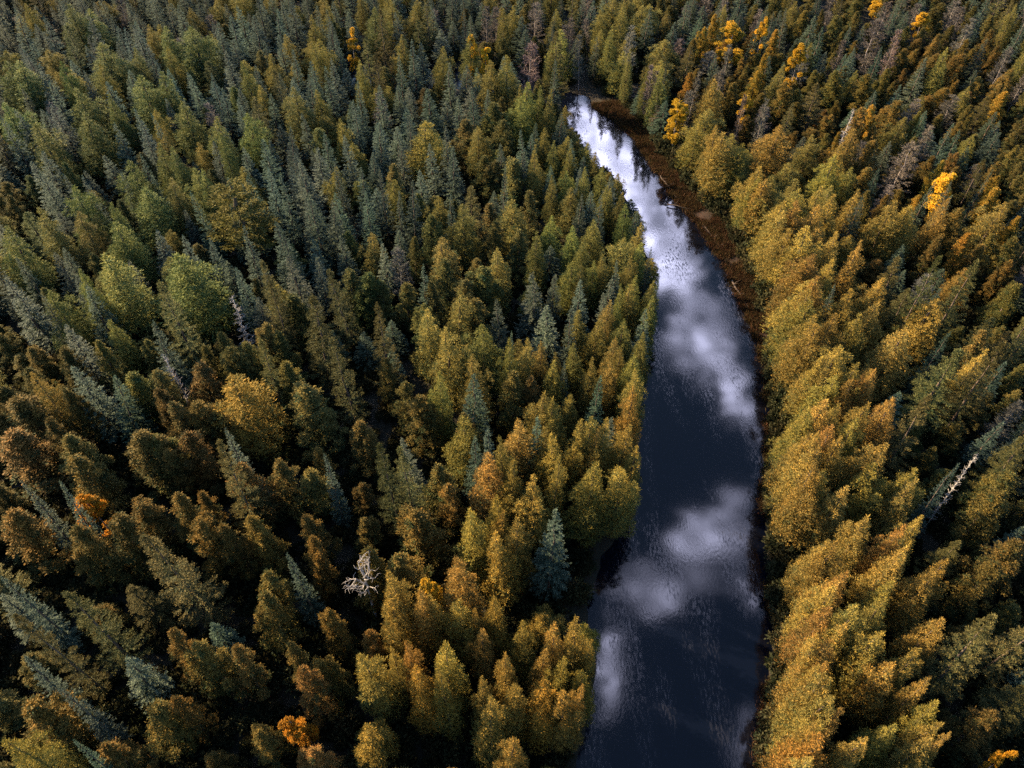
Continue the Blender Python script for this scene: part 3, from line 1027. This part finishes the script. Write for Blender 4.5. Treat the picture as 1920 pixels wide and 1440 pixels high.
# trees that stand out in the photograph: where they are said to be, and what others are measured from
LANDMARK = {
    (4, 'D1300,230,110'): ('pale dead spruce skeleton standing above rusty cedars', 'pale dead spruce'),
    (4, 'D940,550,90'): ('small whitish dead treetop just behind a clump of rusty cedars', 'small dead treetop'),
    (8, 'N110,300,150'): ('bleached leafless snag with forked branches among dark cedars', 'forked snag'),
    (4, 'M480,1340,170'): ('bright orange round maple beside two slim leaning spruces', 'orange maple'),
    (7, 'F850,60,250'): ('very tall broad knobbly fir leaning over the dark gap', 'tall knobbly fir'),
    (7, 'F110,560,160'): ('long gangly sparse fir leaning far out to the side', 'gangly fir'),
    (1, 'P1280,1020,320'): ('sprawling golden pine with flat tiers of wide branches', 'sprawling pine'),
    (2, 'Y1730,520,120'): ('tall narrow bright yellow aspen above the muddy bank', 'tall yellow aspen'),
    (3, 'Y290,120,150'): ('largest golden aspen with a round glowing crown', 'largest golden aspen'),
    (3, 'Y680,240,90'): ('small round orange aspen standing alone in rusty conifers', 'lone orange aspen'),
    (6, 'D1680,1110,70'): ('bare dead pole leaning over the dark hollow', 'leaning dead pole'),
    (7, 'M1640,1110,150'): ('little orange maple lit alone in the dark shade', 'little orange maple'),
    (9, 'M1890,1350,90'): ('small reddish maple at the very corner of the wood', 'reddish maple'),
    (5, 'L1660,720,110'): ('slim golden larch standing alone at the water edge', 'lone waterside larch'),
    (4, 'F1445,455,140'): ('slender fir with a pale knobbly top above cedars', 'pale topped fir'),
    (5, 'S450,65,110'): ('needle-pointed grey-blue spruce rising over low cedars', 'needle-pointed spruce'),
    (6, 'F1540,530,250'): ('big pale lumpy fir in the shaded wood', 'big pale fir'),
    (3, 'G1290,810,190'): ('tan half-bare bushy tree among dark conifers', 'tan bare tree'),
    (2, 'F1245,180,130'): ('pale thin-topped fir beyond the river bend', 'pale bend fir'),
    (3, 'Y1540,930,120'): ('broad orange-yellow aspen low between dark spires', 'broad orange aspen'),
    (2, 'L460,690,220'): ('broad golden larch bulging above its darker neighbours', 'broad golden larch'),
    (4, 'L1330,665,310'): ('wide rusty larch with one long sunlit sloping side', 'wide rusty larch'),
    (8, 'L1130,990,210'): ('star-shaped bright golden larch top over dark foliage', 'star-shaped larch'),
    (6, 'G1880,830,150,7'): ('pale twiggy half-bare tree at the very edge of the wood', 'pale twiggy tree'),
    (9, 'F1840,590,240'): ('broad silvery fir beyond the dark gap', 'silvery fir'),
    (2, 'S1825,140,80'): ('', ''),
    (5, 'S1825,140,80'): ('small dark spruce hanging over the pale water', 'overhanging dark spruce'),
    (3, 'D950,610,70'): ('white dead conifer spike among rusty treetops', 'white dead spike'),
    (2, 'S375,640,100'): ('', ''),
    (1, 'L1060,150,200'): ('pale feathery larch lit along its sloping top', 'pale feathery larch'),
    (1, 'L820,1060,230'): ('wide olive larch with a ragged twin top', 'wide olive larch'),
    (1, 'L100,350,200'): ('long olive larch sloping like a wedge', 'wedge-shaped larch'),
    (2, 'L170,40,130'): ('pale rounded larch by the dark clearing', 'pale clearing larch'),
    (2, 'Y740,200,70'): ('small yellow aspen under taller spruces', 'small yellow aspen'),
    (8, 'L450,870,180'): ('dark larch with a golden hooked crest', 'hook-crested larch'),
    (9, 'L640,1320,240'): ('golden larch bulging out at the foot of the bank', 'bulging golden larch'),
}
LM = []
for t in TREES[:N_SPOT]:
    v = LANDMARK.get(t['spot'])
    if v and v[0]:
        t['label'] = v[0]
        LM.append((t['px'], t['py'], v[1], t))
PSEUDO = [(0, 0, "the photo's upper left corner"), (1919, 0, "the photo's upper right corner"), (0, 1439, "the photo's lower left corner"), (1919, 1439, "the photo's lower right corner"),
          (0, 720, "the photo's left edge midpoint"), (1919, 720, "the photo's right edge midpoint"), (640, 0, "the dark clearing at the top"), (1060, 185, "the river bend"), (700, 1439, "the photo's bottom edge midpoint")]
NUM = "no one two three four five six seven eight nine ten eleven twelve thirteen fourteen fifteen sixteen seventeen eighteen nineteen twenty".split()
used = collections.Counter()


def tree_label(t):
    x, y = t['px'], t['py']
    cands = sorted([((x - a) ** 2 + (y - b) ** 2, a, b, 'the ' + nm) for a, b, nm, o in LM if o is not t] + [((x - a) ** 2 + (y - b) ** 2, a, b, nm) for a, b, nm in PSEUDO])
    wid = t['r'] / 1.4
    warm = t['c'][0] / t['c'][1]
    gold = 'golden' if warm > .97 else 'olive'
    rust = 'rusty' if warm > .97 else 'greenish'
    look = {'spruce': 'slim dark' if wid < .8 else ('bushy blue-green' if wid > 1.15 else 'blue-green'),
            'larch': f'slender {gold}' if wid < .8 else (f'broad {gold}' if wid > 1.25 else f'{gold} feathery'),
            'cedar': f'narrow {rust}' if wid < .8 else (f'broad {rust}' if wid > 1.2 else f'{rust} lumpy'),
            'fir': 'knobbly tall', 'bare': 'grey twiggy', 'aspen': 'yellow leafy', 'maple': 'orange leafy', 'dead': 'whitened', 'snag': 'whitened', 'pine': 'golden'}[t['kind']]
    what = {'bare': 'tree', 'dead': 'dead conifer'}.get(t['kind'], t['kind'])
    first = None
    for d2, a, b, nm in cands[:6]:
        u = 2.9 * FPX / project(*unproject(a, b, 10), 10)[2] if b > -1 else 40
        dx, dy = (x - a) / u, (b - y) / u
        nx_, ny_ = int(round(abs(dx))), int(round(abs(dy)))
        if nx_ > 20 or ny_ > 20:
            continue
        ns = 'above' if dy > 0 else 'below'
        ew = 'right' if dx > 0 else 'left'
        cw = lambda n: 'crown' if n == 1 else 'crowns'
        if nx_ == 0 and ny_ == 0:
            w = f"touching"
        elif nx_ == 0:
            w = f"{NUM[ny_]} {cw(ny_)} straight {ns}"
        elif ny_ == 0:
            w = f"{NUM[nx_]} {cw(nx_)} {ew} of"
        else:
            w = f"{NUM[ny_]} {cw(ny_)} {ns} and {NUM[nx_]} {ew} of"
        lab = f"{look} {what} {w} {nm}"
        if first is None:
            first = lab
        if not used[lab]:
            return lab
    return first or f"{look} {what} in the deep forest"


CAP = 298
ind, rest = [], []
count = collections.Counter()
shown = [t for t in TREES if not t.get('off')]
shown.sort(key=lambda t: (t['spot'] is None, -(t['r'] * t['h'] / project(t['x'], t['y'], t['h'] * .6)[2] ** 2)))
for t in shown:
    if count[t['kind']] < CAP and -12 < t['px'] < 1932 and -10 < t['py'] < 1445:
        count[t['kind']] += 1
        ind.append(t)
    else:
        rest.append(t)
rest += [t for t in TREES if t.get('off')]


def tint_of(t):
    """how a tree's own foliage colour leans in its part of the forest"""
    px, py = t['px'], t['py']
    k = t['kind']
    c = np.array([1., 1., 1.])
    ul = max(0, min(1, (900 - px) / 700)) * max(0, min(1, (620 - py) / 420))          # bluer and less red towards the far left
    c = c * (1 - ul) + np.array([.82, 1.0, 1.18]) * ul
    if k == 'larch' and px > 1250 and py > 330:
        c = c * np.array([1.10, 1.06, 1.08])
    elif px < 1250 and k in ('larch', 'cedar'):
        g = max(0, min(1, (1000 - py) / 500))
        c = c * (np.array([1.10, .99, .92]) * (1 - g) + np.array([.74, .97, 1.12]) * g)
    elif px > 1200 and py < 520 and k not in ('aspen', 'larch'):
        c = c * np.array([.98, .98, .95])
    if px > 1560 and py > 480 and k in ('cedar', 'spruce'):
        c = c * np.array([.8, .9, .95])
    if t['spot'] and t['spot'][1][0] == 'O':
        c = np.array([1.8, 1.5, .9])
    if k == 'maple':
        c = c * np.array([.80, .62, .62])
    if k == 'pine':
        c = c * np.array([.78, .74, .85])
    elif k in ('larch', 'cedar') and any(w in t.get('label', '') for w in ('golden', 'rusty')):
        c = c * np.array([1.22, 1.0, .85])
    elif k not in ('aspen', 'maple'):
        c = c * np.array([rng.uniform(.84, 1.12), rng.uniform(.93, 1.05), 1])      # some trees have turned less than others
    j = rng.uniform(.86, 1.18)
    return tuple(c * j)


proto = {}


def new_tree(kind, v):
    """an Empty at the foot of the tree with its trunk and crown"""
    key = (kind, v)
    crown_me, trunk_me = VAR[VKIND.get(kind, kind)][v]
    if key not in proto:
        root = bpy.data.objects.new(NAME[kind], None)
        root.empty_display_size = .3
        a = bpy.data.objects.new('trunk', trunk_me)
        b = bpy.data.objects.new(PARTNAME.get(kind, 'crown'), crown_me)
        proto[key] = (root, a, b)
    else:
        root, a, b = (o.copy() for o in proto[key])
    a.parent = root
    b.parent = root
    for o in (root, a, b):
        COL.objects.link(o)
    return root, a, b


ordered = sorted(ind, key=lambda t: (t['py'], t['px']))
for t in ordered:
    k = t['kind']
    v = random.randrange(len(VAR[VKIND.get(k, k)]))
    root, a, b = new_tree(k, v)
    root.location = (t['x'], t['y'], -.05)
    root.rotation_euler = (random.gauss(0, .03), random.gauss(0, .03), random.uniform(0, 6.283))
    s = t['r'] / R0
    root.scale = (s, s, t['h'] / H0)
    t['c'] = tint_of(t)
    lab = t.get('label') or tree_label(t)
    b.color = (*t['c'], 1)
    used[lab] += 1
    root['label'] = lab
    root['category'] = CAT[k]
    if GROUP[k]:
        root['group'] = GROUP[k]

# ------------------------------------------------------------------ the remaining forest: one object per kind, trees instanced on points
SRC = {}
for k in set(VKIND.get(t['kind'], t['kind']) for t in rest):
    c = bpy.data.collections.new(f'{k}_sources')
    for i, (cm, tm) in enumerate(VAR[k]):
        sub = bpy.data.collections.new(f'{k}_source')
        for nm, me in (('crown', cm), ('trunk', tm)):
            sub.objects.link(bpy.data.objects.new(nm, me))
        c.children.link(sub)
    SRC[k] = c


def forest_nodes(coll):
    g = bpy.data.node_groups.new('forest_scatter', 'GeometryNodeTree')
    g.interface.new_socket('Geometry', in_out='INPUT', socket_type='NodeSocketGeometry')
    g.interface.new_socket('Geometry', in_out='OUTPUT', socket_type='NodeSocketGeometry')
    i, o = nd(g, 'NodeGroupInput'), nd(g, 'NodeGroupOutput')
    m2p = nd(g, 'GeometryNodeMeshToPoints')
    iop = nd(g, 'GeometryNodeInstanceOnPoints')
    ci = nd(g, 'GeometryNodeCollectionInfo')
    ci.inputs['Collection'].default_value = coll
    ci.inputs['Separate Children'].default_value = True
    iop.inputs['Pick Instance'].default_value = True
    nodes = {}
    for nm, ty in (('variant', 'INT'), ('turn', 'FLOAT_VECTOR'), ('size', 'FLOAT_VECTOR')):
        a = nd(g, 'GeometryNodeInputNamedAttribute', data_type=ty)
        a.inputs['Name'].default_value = nm
        nodes[nm] = a.outputs['Attribute']
    L = g.links.new
    L(i.outputs[0], m2p.inputs['Mesh'])
    L(m2p.outputs[0], iop.inputs['Points'])
    L(ci.outputs[0], iop.inputs['Instance'])
    L(nodes['variant'], iop.inputs['Instance Index'])
    e2r = nd(g, 'FunctionNodeEulerToRotation')
    L(nodes['turn'], e2r.inputs[0])
    L(e2r.outputs[0], iop.inputs['Rotation'])
    L(nodes['size'], iop.inputs['Scale'])
    L(iop.outputs[0], o.inputs[0])
    return g


def scatter(name, coll, nvar, P, turn, size, label, color=(1, 1, 1, 1)):
    me = bpy.data.meshes.new(name)
    me.vertices.add(len(P))
    me.vertices.foreach_set('co', np.asarray(P, np.float32).ravel())
    a = me.attributes.new('variant', 'INT', 'POINT')
    a.data.foreach_set('value', rng.integers(0, nvar, len(P)).astype(np.int32))
    for nm, val in (('turn', turn), ('size', size)):
        a = me.attributes.new(nm, 'FLOAT_VECTOR', 'POINT')
        a.data.foreach_set('vector', np.asarray(val, np.float32).ravel())
    o = bpy.data.objects.new(name, me)
    COL.objects.link(o)
    md = o.modifiers.new('scatter', 'NODES')
    md.node_group = forest_nodes(coll)
    o['kind'] = 'stuff'
    o['label'] = label
    o.color = color
    return o


for k in sorted(SRC):
    ts = [t for t in rest if VKIND.get(t['kind'], t['kind']) == k]
    P = [(t['x'], t['y'], -.05) for t in ts]
    turn = [(random.gauss(0, .03), random.gauss(0, .03), random.uniform(0, 6.283)) for t in ts]
    size = [(t['r'] / R0, t['r'] / R0, t['h'] / H0) for t in ts]
    scatter({'bare': 'leafless'}.get(k, k) + '_woods', SRC[k], len(VAR[k]), P, turn, size, f"dense far woods of {CAT[k]} filling the rest of the forest",
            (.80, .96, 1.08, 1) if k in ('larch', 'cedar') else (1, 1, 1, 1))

# ------------------------------------------------------------------ undergrowth: low leafy bushes on the forest floor, sedge along the bank
M_BUSH = foliage_mat('bush_leaves', (.012, .019, .010), (.042, .038, .016), trans=.25)
M_SEDGE = foliage_mat('sedge_blades', (.020, .019, .009), (.060, .031, .014), trans=.2)


def bush_mesh():
    b = MB()
    for i in range(5):
        lobe(b, np.array([rng.normal(0, .3), rng.normal(0, .3), .3 + rng.uniform(0, .3)]), rng.uniform(.3, .5), .35, 90, pointed=.2, L=(.12, .24), w=.5, up=.2, tint_mu=rng.uniform(.2, .8))
    return b.build('bush', M_BUSH)


def sedge_mesh():
    b = MB()
    n = 130
    P = np.stack([rng.normal(0, .28, n), rng.normal(0, .28, n), np.full(n, -.05)], 1)
    D = np.stack([rng.normal(0, .45, n), rng.normal(0, .45, n), np.ones(n)], 1)
    b.add(sprays(P, D, rand_unit(n), rng.uniform(.25, .6, n), .04), np.repeat(rng.uniform(0, 1, n), 4))
    return b.build('sedge', M_SEDGE)


def source_of(name, fn, n):
    c = bpy.data.collections.new(name + '_sources')
    for i in range(n):
        c.objects.link(bpy.data.objects.new(name, fn()))
    return c


pts = []
while len(pts) < 5200:
    x, y = random.uniform(-90, 90), random.uniform(5, 130)
    px, py, dep = project(x, y, 0)
    if not (-60 < px < 1980 and -40 < py < 1500) or random.random() > (45 / dep) ** 1.0:
        continue
    d = float(sdist(x, y))
    if d < .9:
        continue
    open_mud = y > 58 and np.interp(y, RYs, RXs) - .5 < x < np.interp(y, TY, TX) - .4 and x > np.interp(y, LY, LX)
    if open_mud:
        continue
    pts.append((x, y, -.05))
while len(pts) < 5900:        # a fringe of bushes between the water and the trees on the near bank
    y = random.uniform(8, 100)
    a, b_ = np.interp(y, RYs, RXs), np.interp(y, TY, TX)
    x = random.uniform(a + .5, b_ + .8) if y < 60 else random.uniform(b_ - .9, b_ + .8)
    pts.append((x, y, -.15))
s = rng.uniform(.6, 1.7, len(pts))
scatter('undergrowth', source_of('bush', bush_mesh, 4), 4, pts, [(0, 0, random.uniform(0, 6.28)) for _ in pts], np.stack([s, s, s * rng.uniform(.7, 1.5, len(pts))], 1), 'dark leafy undergrowth on the forest floor')
pts = []
while len(pts) < 3600:
    y = random.uniform(8, 112)
    a, b_ = np.interp(y, RYs, RXs), np.interp(y, TY, TX)
    x = random.uniform(a - .3, b_ + 1)
    if vnoise(x, y, 2.2, 9) < (.22 if y > 58 else .42):
        continue
    pts.append((x, y, float(np.clip(-.35 + (x - a) * .2, -.35, .1))))
s = rng.uniform(.5, 1.3, len(pts))
scatter('bank_sedge', source_of('sedge', sedge_mesh, 4), 4, pts, [(0, 0, random.uniform(0, 6.28)) for _ in pts], np.stack([s, s, s], 1), 'tufts of brown sedge along the muddy bank')

# ------------------------------------------------------------------ fallen logs on the muddy bank
LOGS = [  # two ends in photograph pixels, thickness, label
    ((1236, 330), (1268, 372), .09, 'weathered fallen log lying along the muddy bank below the bend'),
    ((1250, 385), (1310, 396), .09, 'thin fallen trunk reaching from the bank across the brown shallows'),
    ((1372, 528), (1400, 575), .12, 'bare fallen branch on the sunlit brown bank'),
    ((1320, 425), (1352, 470), .10, 'grey fallen log half hidden in bank sedge'),
]
for (p, q, r, lab) in LOGS:
    z = -.22
    x0, y0 = unproject(*p, z)
    x1, y1 = unproject(*q, z)
    n = 7
    u = np.linspace(0, 1, n)
    P = np.stack([x0 + (x1 - x0) * u + rng.normal(0, .07, n), y0 + (y1 - y0) * u + rng.normal(0, .07, n), z + .12 + .05 * np.sin(u * 7)], 1)
    root = bpy.data.objects.new('fallen_log', None)
    root.location = (x0, y0, z)
    COL.objects.link(root)
    b = MB()
    b.add(tube(P - np.array([x0, y0, z]), r * (1 - .6 * u), 8))
    o = bpy.data.objects.new('trunk', b.build('log_trunk', M_BARK, True))
    o.parent = root
    COL.objects.link(o)
    b = MB()
    for i in range(6):
        c = P[1 + i % (n - 2)] - np.array([x0, y0, z])
        d = norm(np.array([[rng.normal(), rng.normal(), abs(rng.normal()) * .7]]))[0]
        L_ = rng.uniform(.5, 1.3)
        b.add(tube([c, c + d * L_ * .5 + rng.normal(0, .05, 3), c + d * L_], [r * .35, r * .22, r * .08], 5))
    o = bpy.data.objects.new('branches', b.build('log_branches', M_BARK, True))
    o.parent = root
    COL.objects.link(o)
    root['label'] = lab
    root['category'] = 'log'
    root['group'] = 'fallen wood on the bank'

print('TREES', len(TREES), 'individual', len(ind), dict(count), 'rest', len(rest), 'off', sum(1 for t in TREES if t.get('off')),
      'labels shared', sum(c for c in used.values() if c > 1))
